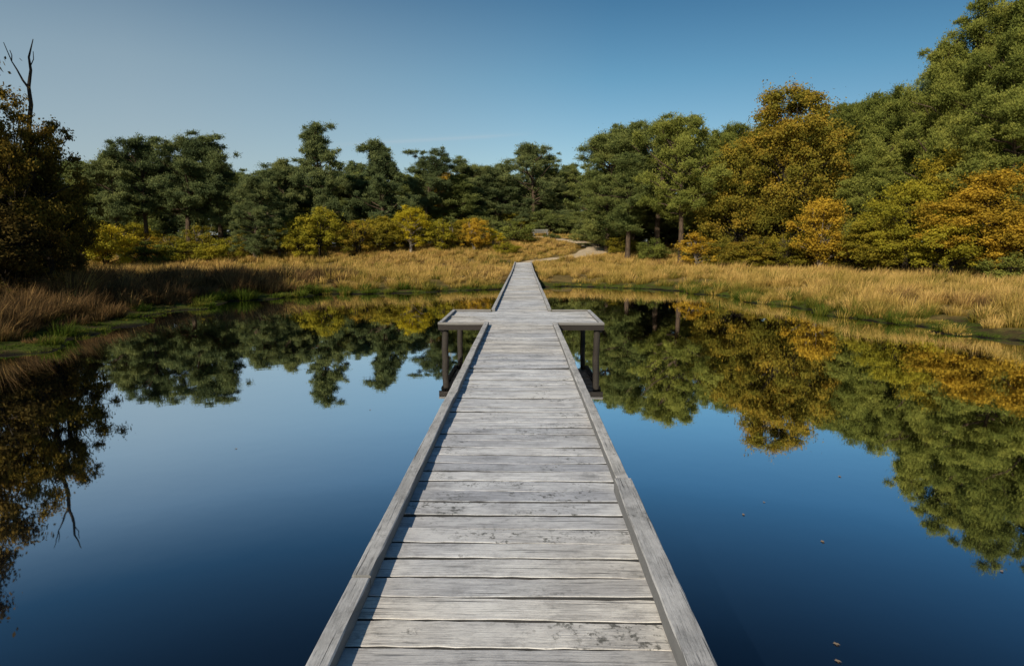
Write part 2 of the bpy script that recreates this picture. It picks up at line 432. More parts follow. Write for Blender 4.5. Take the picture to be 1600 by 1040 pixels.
def make_pine(seed, H=12., W=7., base=0.35, shape='round', n_per=400, limbs=30, leaf=0.13):
    rng = np.random.default_rng(seed)
    n = 12; t = np.linspace(0, 1, n)
    bend = np.cumsum(rng.normal(0, .12, (n, 2)), 0) * t[:, None]
    P = np.column_stack([bend, t * H * .95]); Rr = 0.019 * H * (1 - t) ** .8 + 0.02; Rr[0] *= 1.3
    tubes = [tube(P, Rr, 8)]
    C, Rd = [], []
    ga = rng.uniform(0, 6.28)
    for k in range(limbs):
        f = (k + rng.uniform(0, 1)) / limbs
        h = H * (base + (0.95 - base) * f)
        ga += 2.4 + rng.normal(0, .35)
        if shape == 'round': prof = math.sin(math.pi * (0.20 + 0.74 * f)) ** .7
        elif shape == 'cone': prof = (1 - f) ** .75 * .95 + .12
        elif shape == 'flat': prof = 0.45 + 0.6 * f if f < .8 else 1.0 - (f - .8) * 2.6
        else: prof = 0.6 + 0.25 * math.sin(f * 9 + seed) - 0.35 * max(0, f - .65) * 2
        ln = W * .5 * max(prof, .12) * rng.uniform(.5, 1.12)
        if rng.random() < .12: ln *= .4
        o = np.array([np.interp(h, P[:, 2], P[:, 0]), np.interp(h, P[:, 2], P[:, 1]), h])
        el = rng.uniform(-.15, .65) + .40 * f
        d = np.array([math.cos(ga) * math.cos(el), math.sin(ga) * math.cos(el), math.sin(el)])
        tt = np.linspace(0, 1, 5)
        lp = o + d * ln * tt[:, None]; lp[:, 2] += 0.12 * ln * tt ** 2; lp[1:-1] += rng.normal(0, .05, (3, 3)) * ln * .5
        tubes.append(tube(lp, (0.05 + .012 * ln) * (1 - tt) + .012, 5))
        sc = (W / 7) ** .5
        for q in (.35, .55, .75, .9, 1.02):
            if rng.random() < (.5 if q < .6 else .10): continue
            p = lp[0] + (lp[-1] - lp[0]) * q + rng.normal(0, .32, 3) * sc
            rx = rng.uniform(.22, .58) * sc
            C.append(p + np.array([0, 0, .1])); Rd.append((rx, rx * rng.uniform(.8, 1.2), rx * rng.uniform(.6, 1.0)))
            if rng.random() < .6:
                aa = rng.uniform(0, 6.28); C.append(p + np.array([math.cos(aa), math.sin(aa), rng.uniform(-.6, .9)]) * rx * 1.25)
                r2 = rx * .6; Rd.append((r2, r2, r2 * .8))
    for q in range(6):
        C.append(P[-1] + rng.normal(0, .28, 3) - np.array([0, 0, .05 + .18 * q])); Rd.append((.36, .36, .32))
    V, F, tt = leaves(C, Rd, n_per, leaf, rng, 'needle')
    tv, tf = merge_tubes(tubes)
    return (np_mesh('pine_trunk', tv, [tf], smooth=True), np_mesh('pine_crown', V, [F], {'tint': tt}), H, W)

def make_broad(seed, H=11., W=9., base=0.2, n_per=300, clumps=90, leaf=0.24, stems=1, rad=.8, lobe=.34):
    rng = np.random.default_rng(seed)
    tubes = []; C, Rd = [], []
    tops = []
    for s in range(stems):
        n = 9; t = np.linspace(0, 1, n)
        a0 = rng.uniform(0, 6.28); out = (W * .22 if stems > 1 else 0) * rng.uniform(.4, 1)
        bend = np.cumsum(rng.normal(0, .10, (n, 2)), 0) * t[:, None] * H / 10
        P = np.column_stack([bend[:, 0] + math.cos(a0) * out * t, bend[:, 1] + math.sin(a0) * out * t, t * H * .86])
        r0 = (0.022 if stems == 1 else 0.009) * H
        tubes.append(tube(P, r0 * (1 - t) ** .7 + .012, 7)); tops.append(P)
    cen = np.array([0, 0, H * (base + 1) / 2]); hz = H * (1 - base) / 2
    lobes = norm(rng.standard_normal((7, 3)))
    for k in range(clumps):
        u = norm(rng.standard_normal(3)); r = rng.random() ** .38
        bulge = (1.10 - lobe) + lobe * max(0, float((lobes @ u).max()) - .55) / .45
        sh = 1.0 - 0.30 * max(0, u[2])
        p = cen + u * r * np.array([W * .5 * sh, W * .5 * sh, hz]) * bulge * .92
        rx = rng.uniform(.5, 1.15) * rad
        C.append(p); Rd.append((rx, rx, rx * rng.uniform(.55, .95)))
        if rng.random() < .6:
            P = tops[rng.integers(stems)]; h = max(H * base * .6, p[2] * rng.uniform(.45, .75)); h = min(h, P[-1, 2])
            o = np.array([np.interp(h, P[:, 2], P[:, 0]), np.interp(h, P[:, 2], P[:, 1]), h])
            tt = np.linspace(0, 1, 5); lp = o + (p - o) * tt[:, None]; lp[:, 2] += .12 * np.linalg.norm(p - o) * np.sin(tt * np.pi)
            tubes.append(tube(lp, (.004 * H + .01) * (1 - tt) + .008, 4))
    V, F, tt = leaves(C, Rd, n_per, leaf, rng, 'leaf')
    k = V[:, 2].reshape(-1, 4).min(1) > 0.03
    F = F[k]
    tv, tf = merge_tubes(tubes)
    return (np_mesh('trunk_mesh', tv, [tf], smooth=True), np_mesh('crown_mesh', V, [F], {'tint': tt}), H, W)

PV = {
 'round1': make_pine(1, 12, 7.5, .36, 'round', limbs=38), 'round2': make_pine(2, 12, 7.5, .32, 'round', limbs=44),
 'irr1': make_pine(3, 12, 6.5, .34, 'irr', limbs=34), 'irr2': make_pine(4, 12, 7, .30, 'irr', limbs=37),
 'cone1': make_pine(5, 12, 6.5, .28, 'cone', limbs=40), 'flat1': make_pine(6, 12, 7.5, .42, 'flat', limbs=34),
 'full1': make_pine(7, 12, 7, .10, 'round', limbs=60, n_per=360), 'full2': make_pine(8, 12, 7, .08, 'cone', limbs=58, n_per=360),
 'big1': make_pine(9, 16, 10, .20, 'round', limbs=86, n_per=500), 'big2': make_pine(10, 16, 9, .16, 'irr', limbs=86, n_per=500),
}
BV = {
 'oak1': make_broad(21, 12.5, 10.5, .12, 400, 270, .145, rad=.72, lobe=.20), 'oak2': make_broad(22, 10, 8, .10, 400, 140, .14, rad=.68, lobe=.25),
 'birch1': make_broad(23, 8, 5, .12, 230, 85, .12, rad=.5), 'birch2': make_broad(24, 8, 5.5, .16, 200, 80, .12, stems=2, rad=.5),
 'open1': make_broad(25, 8, 6, .14, 300, 80, .11, rad=.5, lobe=.26), 'open2': make_broad(26, 8, 6, .03, 300, 100, .11, stems=2, rad=.48, lobe=.26),
 'shrub1': make_broad(31, 5, 4.6, .02, 240, 80, .12, stems=4, rad=.5), 'shrub2': make_broad(32, 5, 5, .03, 190, 70, .12, stems=5, rad=.48),
 'shrub3': make_broad(33, 3, 4, .0, 200, 50, .11, stems=5, rad=.45), 'shrub4': make_broad(34, 5, 3.4, .04, 150, 52, .11, stems=3, rad=.42),
}
PROTO = {}
def make_proto(key, v, is_pine, shrub):
    kindname = 'pine_tree' if is_pine else ('shrub' if shrub else 'broadleaf_tree')
    tr, cr, H, W = v
    tr.materials.append(M['bark']); cr.materials.append(M['pine'])
    return kindname, tr, cr, H, W
for k, v in PV.items(): PROTO[k] = make_proto(k, v, True, False)
for k, v in BV.items(): PROTO[k] = make_proto(k, v, False, k.startswith('shrub'))

rngT = np.random.default_rng(77)
def plant(key, az, D, top, W, mat, label, bark='bark', cat=None, name=None, rot=None, group=None):
    kindname, tr, cr, H0, W0 = PROTO[key]
    if name: kindname = name
    x, y = D * math.sin(R(az)), D * math.cos(R(az))
    g = float(ground_h(np.array([x]), np.array([y]))[0])
    h = top - g
    e = bpy.data.objects.new(kindname, None); link(e)
    e.empty_display_size = .5
    e.location = (x, y, g - .04)
    e.scale = (W / W0, W / W0, h / H0)
    e.rotation_euler = (0, 0, rngT.uniform(0, 6.28) if rot is None else rot)
    t = link(bpy.data.objects.new('stem' if 'shrub' in kindname else 'trunk', tr), e)
    c = link(bpy.data.objects.new('foliage' if 'shrub' in kindname else 'crown', cr), e)
    for o, m in ((t, M[bark]), (c, M[mat])):
        o.material_slots[0].link = 'OBJECT'; o.material_slots[0].material = m
    e['label'] = label
    e['category'] = cat or ('shrub' if 'shrub' in kindname else 'tree')
    e['group'] = group or ('shrubs along the meadow edge' if 'shrub' in kindname else 'trees around the pond')
    return e

PL = 'dark green Scots pine at the meadow edge'
for a in [
 ('irr1', -32.3, 58, 9.2, 6.2), ('round1', -30.4, 59, 9.8, 6.0), ('round2', -27.6, 58, 10.4, 7.5), ('irr2', -25.2, 58, 10.0, 6),
 ('full1', -22.6, 54, 7.2, 4.6), ('cone1', -21.6, 68, 9.4, 6), ('irr1', -20.2, 68, 10.6, 5.0), ('irr2', -16.9, 65, 13.3, 7.0),
 ('irr1', -14.6, 72, 9.8, 5.5), ('cone1', -12.2, 65, 12.0, 6.8), ('flat1', -8.7, 70, 11.4, 7.5), ('round2', -4.6, 76, 11.4, 7),
 ('round1', 0.9, 78, 13.4, 9.0), ('irr2', -1.7, 82, 12.0, 6), ('irr1', 4.2, 84, 12.6, 6.0), ('full1', 2.6, 80, 10.5, 6.5), ('full2', -1.0, 79, 9.5, 6.5)]:
    plant(a[0], a[1], a[2], a[3], a[4], 'pine_blue', PL)
PR = 'tall Scots pine with full sunlit crown beside meadow'
for a in [
 ('full1', 7.4, 58, 11.2, 7.5), ('full1', 9.6, 58, 12.2, 8.0), ('round2', 11.6, 55, 11.9, 8.5), ('irr2', 9.2, 52, 8.9, 6.5), ('round1', 13.7, 49, 10.4, 6.8), ('full1', 15.8, 56, 10.8, 6.8),
 ('round1', 18.3, 58, 11.4, 7), ('big1', 27.2, 60, 12.9, 8.0), ('full1', 29.0, 54, 12.6, 7.0), ('big2', 31.8, 52, 14.6, 7.5), ('big1', 34.4, 52, 16.2, 8.5),
 ('big2', 37.0, 49, 16.8, 8.5), ('big1', 40.0, 50, 16.6, 10), ('full2', 28.5, 47, 8.5, 6.5), ('full1', 36.4, 43, 9.5, 6.5), ('full1', 25.0, 60, 12.8, 7)]:
    plant(a[0], a[1], a[2], a[3], a[4], 'pine_warm' if a[1] > 12 else 'pine', PR)
plant('oak1', 21.8, 51, 13.5, 11.0, 'oak', 'large oak with green and muted gold autumn leaves', 'bark_dark', name='oak_tree', rot=2.1)
plant('oak2', 18.2, 50, 10.5, 7.4, 'oak', 'smaller oak with yellowing autumn leaves', 'bark_dark', name='oak_tree')
plant('birch1', -7.0, 76, 12.5, 4.5, 'orange', 'golden birch rising behind the pines', 'bark_pale', name='birch_tree')
plant('oak2', 30.4, 42, 6.2, 6.0, 'lime', 'yellow-green young oak at the meadow edge', 'bark_dark', name='oak_tree')
plant('oak2', 33.0, 46, 8.2, 6.5, 'olive', 'olive green young oak below tall pines', 'bark_dark', name='oak_tree')
plant('oak2', 35.4, 40, 6.4, 7.2, 'orange', 'orange autumn oak beside the golden grass', 'bark_dark', name='oak_tree')
plant('birch2', 39.0, 41, 7.4, 6.0, 'orange', 'orange autumn oak beside the golden grass', 'bark_dark', name='oak_tree')
plant('shrub1', 38.2, 37.5, 4.0, 4.4, 'orange', 'orange autumn bush beside the golden grass', 'bark_dark', name='shrub')
# left bank trees
for a in [('open1', -36.6, 26.0, 6.5, 3.6, 'russet'), ('open2', -38.4, 25, 7.0, 4.0, 'russet'), ('birch1', -41.0, 30, 7.6, 4.4, 'brown'), ('open2', -36.2, 30.0, 4.7, 3.2, 'brown'),
          ('open2', -44.8, 27.0, 12.4, 6.8, 'brown'), ('open1', -43.2, 24, 8.2, 4.6, 'brown'), ('open2', -39.2, 33, 6.2, 4.8, 'brown')]:
    plant(a[0], a[1], a[2], a[3], a[4], a[5], 'slim tree with dense dark golden brown leaves', 'bark_dark', name='birch_tree')
for a in [('shrub2', -39.0, 24, 3.4, 3.4), ('shrub2', -37.6, 27, 3.2, 3.4), ('shrub4', -41, 22, 4.0, 3.5), ('shrub2', -40.5, 27, 3.6, 4.2), ('shrub1', -36.8, 29, 2.8, 2.8)]:
    plant(a[0], a[1], a[2], a[3], a[4], 'brown', 'dense dark brown bush on the bank', 'bark_dark', name='shrub')

# shrubs along the meadow edge
for a in [
 ('birch1', -9.9, 57, 6.2, 4.2, 'yellow', 'bright yellow young birch at the meadow edge', 'birch_tree'),
 ('shrub1', -17.6, 55, 5.4, 4.6, 'lime', 'yellow-green bush at the meadow edge', 'shrub'),
 ('shrub2', -19.4, 54, 4.0, 3.8, 'lime', 'yellow-green bush at the meadow edge', 'shrub'),
 ('shrub2', -14.4, 56, 4.6, 5.0, 'oak', 'golden olive bush at the meadow edge', 'shrub'),
 ('shrub1', -12.2, 57, 4.8, 4.4, 'olive', 'golden olive bush at the meadow edge', 'shrub'),
 ('shrub4', -7.2, 57, 4.6, 3.4, 'lime', 'thin yellow-green bush at the meadow edge', 'shrub'),
 ('shrub4', -5.4, 58, 4.2, 3.6, 'oak', 'thin russet bush at the meadow edge', 'shrub'),
 ('shrub4', -2.6, 59, 4.0, 2.6, 'yellow', 'thin yellow sapling near the path', 'shrub'),
 ('shrub3', -1.4, 56, 2.6, 3.0, 'lime', 'low yellow-green bush near the path', 'shrub'),
 ('shrub1', -35.0, 50, 4.4, 5.0, 'lime', 'yellow-green bush at the meadow edge', 'shrub'),
 ('shrub2', -33.2, 52, 4.0, 5.0, 'yellow', 'yellow bush at the meadow edge', 'shrub'),
 ('shrub3', -30.6, 54, 2.6, 4.5, 'pine_warm', 'green bush below the pines', 'shrub'),
 ('shrub3', -28.2, 55, 2.7, 4.8, 'lime', 'yellow-green bush below the pines', 'shrub'),
 ('shrub3', -25.4, 54, 2.7, 4.0, 'lime', 'yellow-green bush below the pines', 'shrub'),
 ('shrub1', 24.6, 45, 5.2, 4.6, 'orange', 'orange birch bush below the oak', 'shrub'),
 ('shrub4', 26.4, 45, 4.6, 3.6, 'oak', 'russet bush below the oak', 'shrub'),
 ('shrub2', 22.4, 46, 3.4, 4.0, 'olive', 'olive bush below the oak', 'shrub'),
 ('shrub2', 19.6, 47, 3.2, 4.4, 'oak', 'russet bush below the oak', 'shrub'),
 ('shrub3', 17.0, 48, 2.8, 4.4, 'oak', 'low golden bush beside the pine trunk', 'shrub'),
 ('shrub3', 11.4, 52, 2.8, 3.6, 'pine_warm', 'low green bush beside the pine trunk', 'shrub'),
 ('shrub3', 8.9, 56, 3.2, 4.0, 'olive', 'low olive bush beside the path', 'shrub'),
 ('shrub1', 28.4, 42, 3.8, 4.4, 'olive', 'olive bush at the meadow edge', 'shrub'),
 ('shrub1', 33.2, 39, 3.8, 4.2, 'lime', 'yellow-green bush at the meadow edge', 'shrub'),
 ('shrub3', 36.9, 37, 1.9, 3.0, 'pine_warm', 'low green bush beside golden grass', 'shrub'),
 ('shrub3', -4.0, 62, 3.4, 4.0, 'pine', 'low green bush near the path', 'shrub'),
 ('shrub1', 4.5, 76, 6.2, 5.0, 'pine', 'dark green bush behind the path', 'shrub'),
 ('shrub1', 2.2, 75, 6.4, 5.0, 'pine', 'dark green bush behind the bench', 'shrub'),
 ('shrub1', -0.4, 76, 6.2, 5.0, 'olive', 'olive bush behind the bench', 'shrub'),
 ('shrub2', 0.8, 78, 7.0, 6.0, 'pine_blue', 'dark green bush behind the bench', 'shrub'),
 ('shrub2', 3.4, 78, 7.0, 6.0, 'pine_blue', 'dark green bush behind the bench', 'shrub'),
 ('shrub3', -0.2, 64.5, 3.3, 3.2, 'olive', 'low olive heather bush below the bench', 'shrub'),
 ('shrub3', 1.4, 60.0, 2.3, 2.6, 'olive', 'low olive heather bush beside the path', 'shrub'),
 ('shrub3', 2.6, 67.0, 3.5, 2.4, 'pine', 'low green heather bush beside the path', 'shrub'),
 ('shrub3', -1.6, 67.5, 3.9, 3.2, 'pine', 'low green heather bush beside the path', 'shrub'),
 ('shrub2', -2.6, 75, 6.2, 5.0, 'pine', 'dark green bush behind the path', 'shrub')]:
    plant(a[0], a[1], a[2], a[3], a[4], a[5], a[6], 'bark_pale' if 'birch' in a[6] or 'sapling' in a[6] else 'bark_dark', name=a[7])
# continuous loose band of golden birch saplings
for az in list(np.arange(-34.5, -2.5, 1.9)) + list(np.arange(14.8, 29, 2.3)):
    D = rngT.uniform(57, 61) if az < 0 else rngT.uniform(46.5, 49)
    x, y = D * math.sin(R(az)), D * math.cos(R(az)); g = float(ground_h(np.array([x]), np.array([y]))[0])
    m_ = ['olive', 'oak', 'lime', 'yellow', 'olive', 'orange'][rngT.integers(6)]
    plant(['shrub4', 'shrub2', 'shrub4', 'shrub1'][rngT.integers(4)], az + rngT.uniform(-.6, .6), D, g + rngT.uniform(1.6, 3.3), rngT.uniform(2.6, 4.4), m_,
          'loose golden birch sapling in the scrub band', 'bark_pale', name='shrub')

# understory filling the wood edge
mats_u = ['olive', 'pine', 'pine_warm', 'oak', 'pine', 'olive', 'lime', 'russet', 'pine_blue']
for az in np.arange(-38, 41, 1.6):
    if -1.0 < az < 6.5: D = rngT.uniform(80, 88)
    elif az < 0: D = rngT.uniform(61, 69)
    elif az < 15: D = rngT.uniform(60, 66)
    else: D = rngT.uniform(49, 56)
    y = D * math.cos(R(az)); g = float(ground_h(np.array([D * math.sin(R(az))]), np.array([y]))[0])
    plant(['shrub1', 'shrub2', 'shrub3'][rngT.integers(3)], az + rngT.uniform(-.5, .5), D, g + rngT.uniform(1.8, 3.6), rngT.uniform(4, 6), mats_u[rngT.integers(len(mats_u))],
          'dense bush filling the edge of the wood', 'bark_dark', name='shrub')
# wood behind
keys = ['full1', 'full2', 'round2', 'irr2', 'full1', 'irr1']
for row, (Dl, Dr) in enumerate([(74, 62), (84, 72), (96, 86)]):
    for az in np.arange(-41, 43, 3.2 if row < 2 else 2.4):
        az2 = az + rngT.uniform(-1, 1)
        if az2 < 6.5: D = Dl + rngT.uniform(-3, 3) + (14 if -2 < az2 and row == 0 else 0); el = rngT.uniform(.090, .120)
        else: D = Dr + rngT.uniform(-3, 3); el = np.interp(az2, [6, 14, 20, 26, 30, 34, 40], [.115, .135, .15, .175, .20, .235, .26]) * rngT.uniform(.85, 1.0)
        plant(keys[rngT.integers(len(keys))], az2, D, 2.05 + D * el, rngT.uniform(6.5, 9), ['pine_blue', 'pine', 'pine'][rngT.integers(3)] , 'dark pine standing in the dense wood')

# dead snag
def snag():
    P = np.array([(-.15, 0, 0), (-.12, 0, 2), (-.18, .05, 4), (-.22, 0, 5.0), (-.12, 0, 5.9), (-.02, 0, 6.5), (-.04, 0, 7.05), (.06, .02, 7.6), (.04, .02, 8.0), (.20, .05, 8.6)])
    L = [tube(P, np.array([.13, .11, .09, .08, .07, .062, .054, .043, .032, .012]), 7)]
    def br(pts, r):
        L.append(tube(np.array(pts, float), np.linspace(r, .010, len(pts)), 5))
    br([(-.03, 0, 7.0), (-.18, 0, 7.25), (-.30, .0, 7.55), (-.42, 0, 7.8), (-.58, 0, 8.35)], .040)
    br([(-.42, 0, 7.8), (-.40, .05, 8.0), (-.44, .05, 8.15)], .018)
    br([(.05, 0, 7.7), (.16, 0, 7.95), (.17, 0, 8.2)], .018)
    br([(-.1, 0, 6.0), (-.4, .1, 6.2), (-.65, .1, 6.3)], .025)
    V, F = merge_tubes(L)
    me = np_mesh('dead_tree', V, [F], smooth=True); me.materials.append(M['bark_dark'])
    o = link(bpy.data.objects.new('dead_tree', me))
    x, y = 27.0 * math.sin(R(-36.8)), 27.0 * math.cos(R(-36.8))
    o.location = (x, y, .2)
    o.rotation_euler = (0, 0, R(37))
    o['label'] = 'bare dead tree with crooked forked top above brown leaves'; o['category'] = 'dead tree'
snag()

# ------------------------------------------------------------------ boardwalk
walk = bpy.data.objects.new('boardwalk', None); link(walk)
walk['label'] = 'long weathered grey plank boardwalk crossing the pond'; walk['category'] = 'boardwalk'
Y0, Y1 = -5.0, 50.6
PF0, PF1 = 11.45, 13.95
def deck_z(y): return DECK + 0.21 * float(sstep(36, 50, np.array(y)))
rngD = np.random.default_rng(5)
class MB:
    def __init__(s): s.V = []; s.F = []; s.T = []; s.n = 0; s.caps = []
    def plank(s, x0, x1, y0, y1, z0, z1, tint, segs=6, ch=.006, jit=.002, slope=0):
        """chamfered board running along x"""
        cs = [(y0, z0), (y1, z0), (y1, z1 - ch), (y1 - ch, z1), (y0 + ch, z1), (y0, z1 - ch)]
        k = len(cs); base = s.n
        bow = rngD.normal(0, jit * 1.4); p0, p1 = rngD.uniform(0, 6, 2)
        for i in range(segs + 1):
            t = i / segs; x = x0 + (x1 - x0) * t
            dz = bow * (4 * (t - .5) ** 2); d1 = math.sin(p1 + t * 7) * jit * .9 + rngD.normal(0, jit * .6); d0 = math.sin(p0 + t * 6) * jit * .9 + rngD.normal(0, jit * .6)
            for (yy, zz) in cs:
                s.V.append((x, yy + (d1 if yy > (y0 + y1) / 2 else d0), zz + dz + slope * (t - .5))); s.T.append(tint)
        for i in range(segs):
            for j in range(k):
                j2 = (j + 1) % k
                s.F.append((base + i * k + j, base + (i + 1) * k + j, base + (i + 1) * k + j2, base + i * k + j2))
        s.caps.append([base + j for j in range(k)]); s.caps.append([base + segs * k + j for j in range(k)][::-1])
        s.n += (segs + 1) * k
    def mesh(s, name, mat):
        me = np_mesh(name, s.V, [np.array(s.F), np.array(s.caps)], {'tint': s.T}); me.materials.append(mat); return me
mb = MB(); y = Y0; pitch = .165
while y < Y1:
    w = pitch * rngD.uniform(.93, 1.07); gap = rngD.uniform(.011, .020)
    z = deck_z(y)
    e0, e1 = rngD.uniform(-.014, .014, 2)
    hw = .645
    if PF0 + .02 < y < PF1 - .1: hw = 1.47
    t = float(np.clip(rngD.normal(.55, .26), 0, 1))
    far = y > 20
    mb.plank(-hw + e0, hw + e1, y, y + w - gap, z - .05, z + rngD.normal(0, .0025), t, segs=4 if far else 20, ch=.0025, jit=.0032, slope=rngD.normal(0, .005))
    y += w
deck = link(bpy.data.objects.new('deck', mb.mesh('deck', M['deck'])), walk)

def beam_along(name, x0, x1, y0, y1, z0, z1, mat, tint, dz=0.0, skew=0.0):
    """chamfered beam running along y"""
    ch = .005; segs = max(4, int(abs(y1 - y0) / .12)) if y1 < 12 else max(4, int(abs(y1 - y0) / .5)); V = []; F = []; T = []
    cs = [(x0, z0), (x0, z1 - ch), (x0 + ch, z1), (x1 - ch, z1), (x1, z1 - ch), (x1, z0)]
    k = len(cs)
    for i in range(segs + 1):
        t = i / segs; yy = y0 + (y1 - y0) * t
        jx = rngD.normal(0, .0006) + skew * (t - .5); jz = rngD.normal(0, .0005) + dz * t
        for q, (xx, zz) in enumerate(cs):
            nick = rngD.uniform(0, .012) if (q in (1, 2, 3, 4) and rngD.random() < .09) else 0
            V.append((xx + jx + rngD.normal(0, .0008) + (nick if q in (1, 2) else -nick), yy, zz + jz - nick * .6)); T.append(tint)
    for i in range(segs):
        for j in range(k):
            j2 = (j + 1) % k
            F.append((i * k + j, i * k + j2, (i + 1) * k + j2, (i + 1) * k + j))
    caps = [[j for j in range(k)][::-1], [segs * k + j for j in range(k)]]
    me = np_mesh(name, V, [np.array(F), np.array(caps)], {'tint': T}); me.materials.append(mat)
    return link(bpy.data.objects.new(name, me), walk)
def beam_cross(name, x0, x1, y0, y1, z0, z1, mat, tint):
    b = MB(); b.plank(x0, x1, y0, y1, z0, z1, tint, segs=5, ch=.005, jit=.0015)
    return link(bpy.data.objects.new(name, b.mesh(name, mat)), walk)

RO, RW = .655, .074
def rails(side, cuts, extra=None):
    for k in range(len(cuts) - 1):
        a, b_ = cuts[k], cuts[k + 1]
        za, zb = deck_z(a), deck_z(b_)
        ew, eh = (extra or {}).get(k, (0, 0))
        x0, x1 = sorted((side * (RO + ew * .4), side * (RO - RW - ew * .6 - rngD.uniform(0, .010))))
        hh = .058 + rngD.uniform(-.004, .006) + eh
        beam_along('side_rail', x0, x1, a + .008, b_ - .008, za + .010, za + .010 + hh, M['rail'], float(rngD.uniform(.35, .95)), zb - za, rngD.normal(0, .008))
rails(-1, [-5, -1.4, 2.45, 5.6, 8.6, PF0 - .02])
rails(1, [-5, -1.0, 3.55, 7.4, PF0 - .02], {1: (.022, .020), 0: (.02, .018)})
rails(-1, [PF1 + .0] + list(np.linspace(17.5, Y1, 10)))
rails(1, [PF1 + .0] + list(np.linspace(17.0, Y1, 10)))
# platform kerbs
rz0, rz1 = DECK + .010, DECK + .050
for side in (-1, 1):
    x0, x1 = sorted((side * 1.50, side * 1.43)); beam_along('platform_rail', x0, x1, PF0 + .08, PF1 - .08, rz0, rz1, M['rail'], .5)
    x0, x1 = sorted((side * .665, side * 1.50))
    beam_cross('platform_rail', x0, x1, PF0, PF0 + .07, rz0, rz1, M['railx'], .35)
    beam_cross('platform_rail', x0, x1, PF1 - .07, PF1, rz0, rz1, M['railx'], .45)
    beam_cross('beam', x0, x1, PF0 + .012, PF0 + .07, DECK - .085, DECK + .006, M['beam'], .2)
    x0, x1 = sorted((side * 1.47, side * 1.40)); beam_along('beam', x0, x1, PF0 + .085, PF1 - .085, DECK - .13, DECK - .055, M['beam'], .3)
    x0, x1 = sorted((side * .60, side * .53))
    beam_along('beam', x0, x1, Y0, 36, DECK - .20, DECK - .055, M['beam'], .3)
def post(x, y, top, r=.07):
    rr = rngD.uniform(.92, 1.08) * r
    zz = np.array([-1.6, -.6, 0, .2, top]); P = np.column_stack([x + rngD.normal(0, .008, 5), y + rngD.normal(0, .008, 5), zz])
    V, F = tube(P, rr * np.array([1, 1, 1.04, 1, .95]), 14)
    n = len(V); V = np.vstack([V, [[x, y, top]]]); cap = np.array([(n - 14 + s, n - 14 + (s + 1) % 14, n) for s in range(14)])
    me = np_mesh('post', V, [F, cap], {'tint': np.full(len(V), rngD.uniform(.2, .6))}, smooth=True); me.materials.append(M['post'])
    link(bpy.data.objects.new('post', me), walk)
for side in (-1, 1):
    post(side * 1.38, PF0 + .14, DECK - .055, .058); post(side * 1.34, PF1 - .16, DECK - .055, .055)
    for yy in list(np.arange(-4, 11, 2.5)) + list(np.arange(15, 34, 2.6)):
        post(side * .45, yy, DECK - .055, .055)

# ------------------------------------------------------------------ bench
bench = bpy.data.objects.new('park_bench', None); link(bench)
bx, by = 1.9, 71.2
bench.location = (bx, by, float(ground_h(np.array([bx]), np.array([by]))[0]) - .01)
bench.rotation_euler = (0, 0, R(8))
bench['label'] = 'pale wooden bench standing beside the sandy path'; bench['category'] = 'bench'
def boxes(name, L, mat, parent):
    V = []; F = []
    for (x0, x1, y0, y1, z0, z1) in L:
        b = len(V)
        V += [(x0, y0, z0), (x1, y0, z0), (x1, y1, z0), (x0, y1, z0), (x0, y0, z1), (x1, y0, z1), (x1, y1, z1), (x0, y1, z1)]
        F += [(b, b + 3, b + 2, b + 1), (b + 4, b + 5, b + 6, b + 7), (b, b + 1, b + 5, b + 4), (b + 1, b + 2, b + 6, b + 5), (b + 2, b + 3, b + 7, b + 6), (b + 3, b, b + 4, b + 7)]
    me = np_mesh(name, V, [np.array(F)]); me.materials.append(mat)
    return link(bpy.data.objects.new(name, me), parent)
boxes('seat', [(-.9, .9, -.22 + k * .15, -.09 + k * .15, .43, .475) for k in range(3)], M['bench'], bench)
boxes('backrest', [(-.9, .9, .27, .31, .56 + k * .16, .66 + k * .16) for k in range(2)], M['bench'], bench)
for s in (-1, 1):
    boxes('leg', [(s * .75 - .05, s * .75 + .05, -.2, -.1, 0, .428), (s * .75 - .05, s * .75 + .05, .315, .40, 0, .85), (s * .75 - .05, s * .75 + .05, -.098, .312, .32, .42)], M['bench'], bench)

# ------------------------------------------------------------------ floating leaves
rngL = np.random.default_rng(9)
for (x, y) in [(2.15, 4.3), (1.75, 4.75), (1.62, 2.98), (1.68, 3.12), (2.0, 5.0), (-2.9, 6.3), (-4.1, 5.4), (2.9, 5.6), (3.1, 3.9), (-1.9, 7.9)]:
    a = np.linspace(0, 2 * np.pi, 10, endpoint=False)
    r = .011 * (1 + .25 * np.cos(5 * a)) * rngL.uniform(.7, 1.1)
    V = np.column_stack([r * 1.4 * np.cos(a), r * np.sin(a), .003 + .003 * np.abs(np.cos(a))]); V = np.vstack([V, [[0, 0, .002]]])
    F = np.array([(10, k, (k + 1) % 10) for k in range(10)])
    me = np_mesh('floating_leaf', V, [F]); me.materials.append(M['fallen'])
    o = link(bpy.data.objects.new('floating_leaf', me)); o.location = (x, y, 0); o.rotation_euler = (0, 0, rngL.uniform(0, 6))
    o['label'] = 'small brown fallen leaf floating on the pond'; o['category'] = 'leaf'; o['group'] = 'leaves floating on the pond'

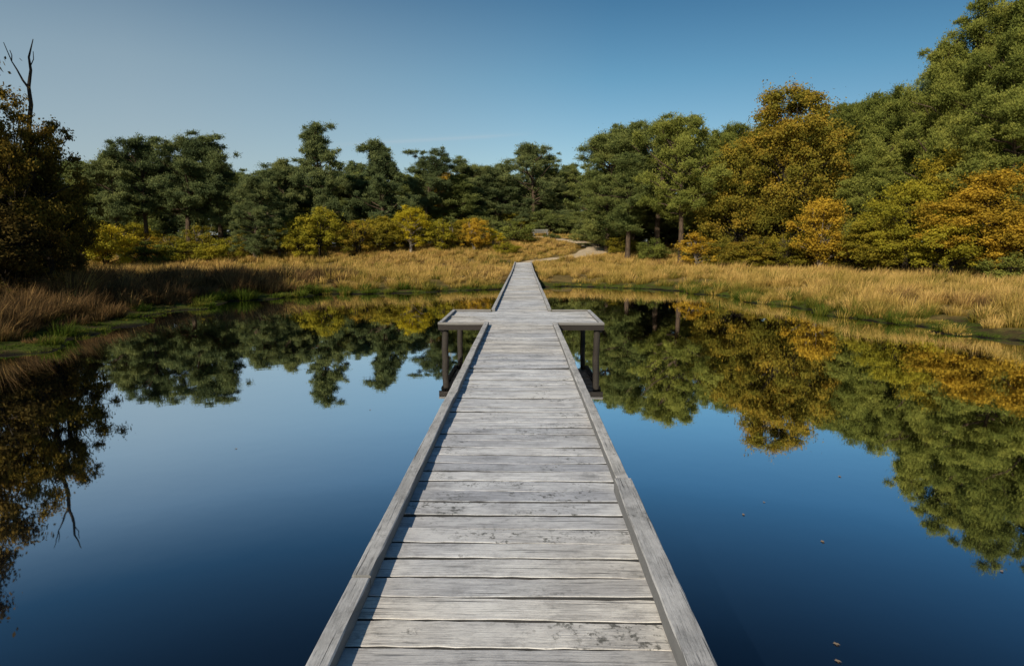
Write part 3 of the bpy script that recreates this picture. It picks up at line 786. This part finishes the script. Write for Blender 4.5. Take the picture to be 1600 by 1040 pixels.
# ------------------------------------------------------------------ light, sky, camera
SUN_AZ, SUN_EL = -155, 28      # azimuth from +Y towards +X
w = bpy.data.worlds.new('World'); scene.world = w; w.use_nodes = True
class WN(N):
    def __init__(s, world): s.t = world.node_tree; s.t.nodes.clear()
b = WN(w)
sky = b.n('ShaderNodeTexSky'); sky.sky_type = 'NISHITA'; sky.sun_disc = False
sky.sun_elevation = R(SUN_EL); sky.sun_rotation = R(SUN_AZ) % (2 * math.pi)
sky.air_density = 1.0; sky.dust_density = 1.2; sky.ozone_density = 2.0
hs = b.n('ShaderNodeHueSaturation', {'Color': sky.outputs[0], 'Saturation': 0.92}).outputs[0]
tc = b.n('ShaderNodeTexCoord').outputs['Generated']
sx = b.n('ShaderNodeSeparateXYZ', {0: tc})
rp = b.ramp(sx.outputs[2], [(0.0, (.92, .93, .88)), (.12, (.78, .90, .88)), (.24, (.46, .73, .76)), (.36, (.24, .50, .60)), (.62, (.20, .38, .52))])
c = b.mix(hs, rp, 1.0, 'MULTIPLY')
c = b.mix(c, b.ramp(sx.outputs[0], [(0.0, (1, 1, 1)), (.7, (.64, .76, .84))]), 1.0, 'MULTIPLY')
# autumn haze, thicker towards the sunny side
hz = b.math('MULTIPLY', b.ramp(b.math('ADD', b.math('MULTIPLY', sx.outputs[0], -1.0), .12), [(0.0, (0, 0, 0)), (.62, (1, 1, 1))]), b.ramp(sx.outputs[2], [(0.02, (.62,) * 3), (.24, (.46,) * 3), (.42, (0, 0, 0))]))
c = b.mix(c, (3.5, 4.0, 4.25), hz)
# one faint, thin high cloud streak
pl = b.math('SUBTRACT', b.math('SUBTRACT', sx.outputs[2], b.math('MULTIPLY', sx.outputs[0], .051)), b.math('MULTIPLY', sx.outputs[1], .169))
band = b.ramp(b.math('ABSOLUTE', pl), [(0.0, (1, 1, 1)), (.0045, (0, 0, 0))])
ext = b.ramp(b.math('ADD', sx.outputs[0], .5), [(.18, (0, 0, 0)), (.32, (1, 1, 1)), (.44, (1, 1, 1)), (.52, (0, 0, 0))])
c = b.mix(c, (4.6, 4.8, 5.0), b.math('MULTIPLY', b.math('MULTIPLY', band, ext), .2))
bgn = b.n('ShaderNodeBackground', {'Color': c, 'Strength': 0.12})
wo = b.n('ShaderNodeOutputWorld', {0: bgn.outputs[0]})

sl = bpy.data.lights.new('sun', 'SUN'); sl.energy = 5.0; sl.angle = R(.6); sl.color = (1.0, .87, .69)
so = link(bpy.data.objects.new('sun', sl))
sv = Vector((math.sin(R(SUN_AZ)) * math.cos(R(SUN_EL)), math.cos(R(SUN_AZ)) * math.cos(R(SUN_EL)), math.sin(R(SUN_EL))))
so.rotation_euler = sv.to_track_quat('Z', 'Y').to_euler(); so.location = (-30, -10, 30)

cam = bpy.data.cameras.new('camera'); cam.lens = 22.5; cam.sensor_width = 36; cam.clip_end = 6000; cam.clip_start = .05
co = link(bpy.data.objects.new('camera', cam)); co.location = (.045, 0, WATER_CAM)
co.rotation_euler = (R(90 - 7.63), 0, R(1.03)); scene.camera = co
scene.view_settings.view_transform = 'Standard'; scene.view_settings.look = 'None'; scene.view_settings.exposure = 0
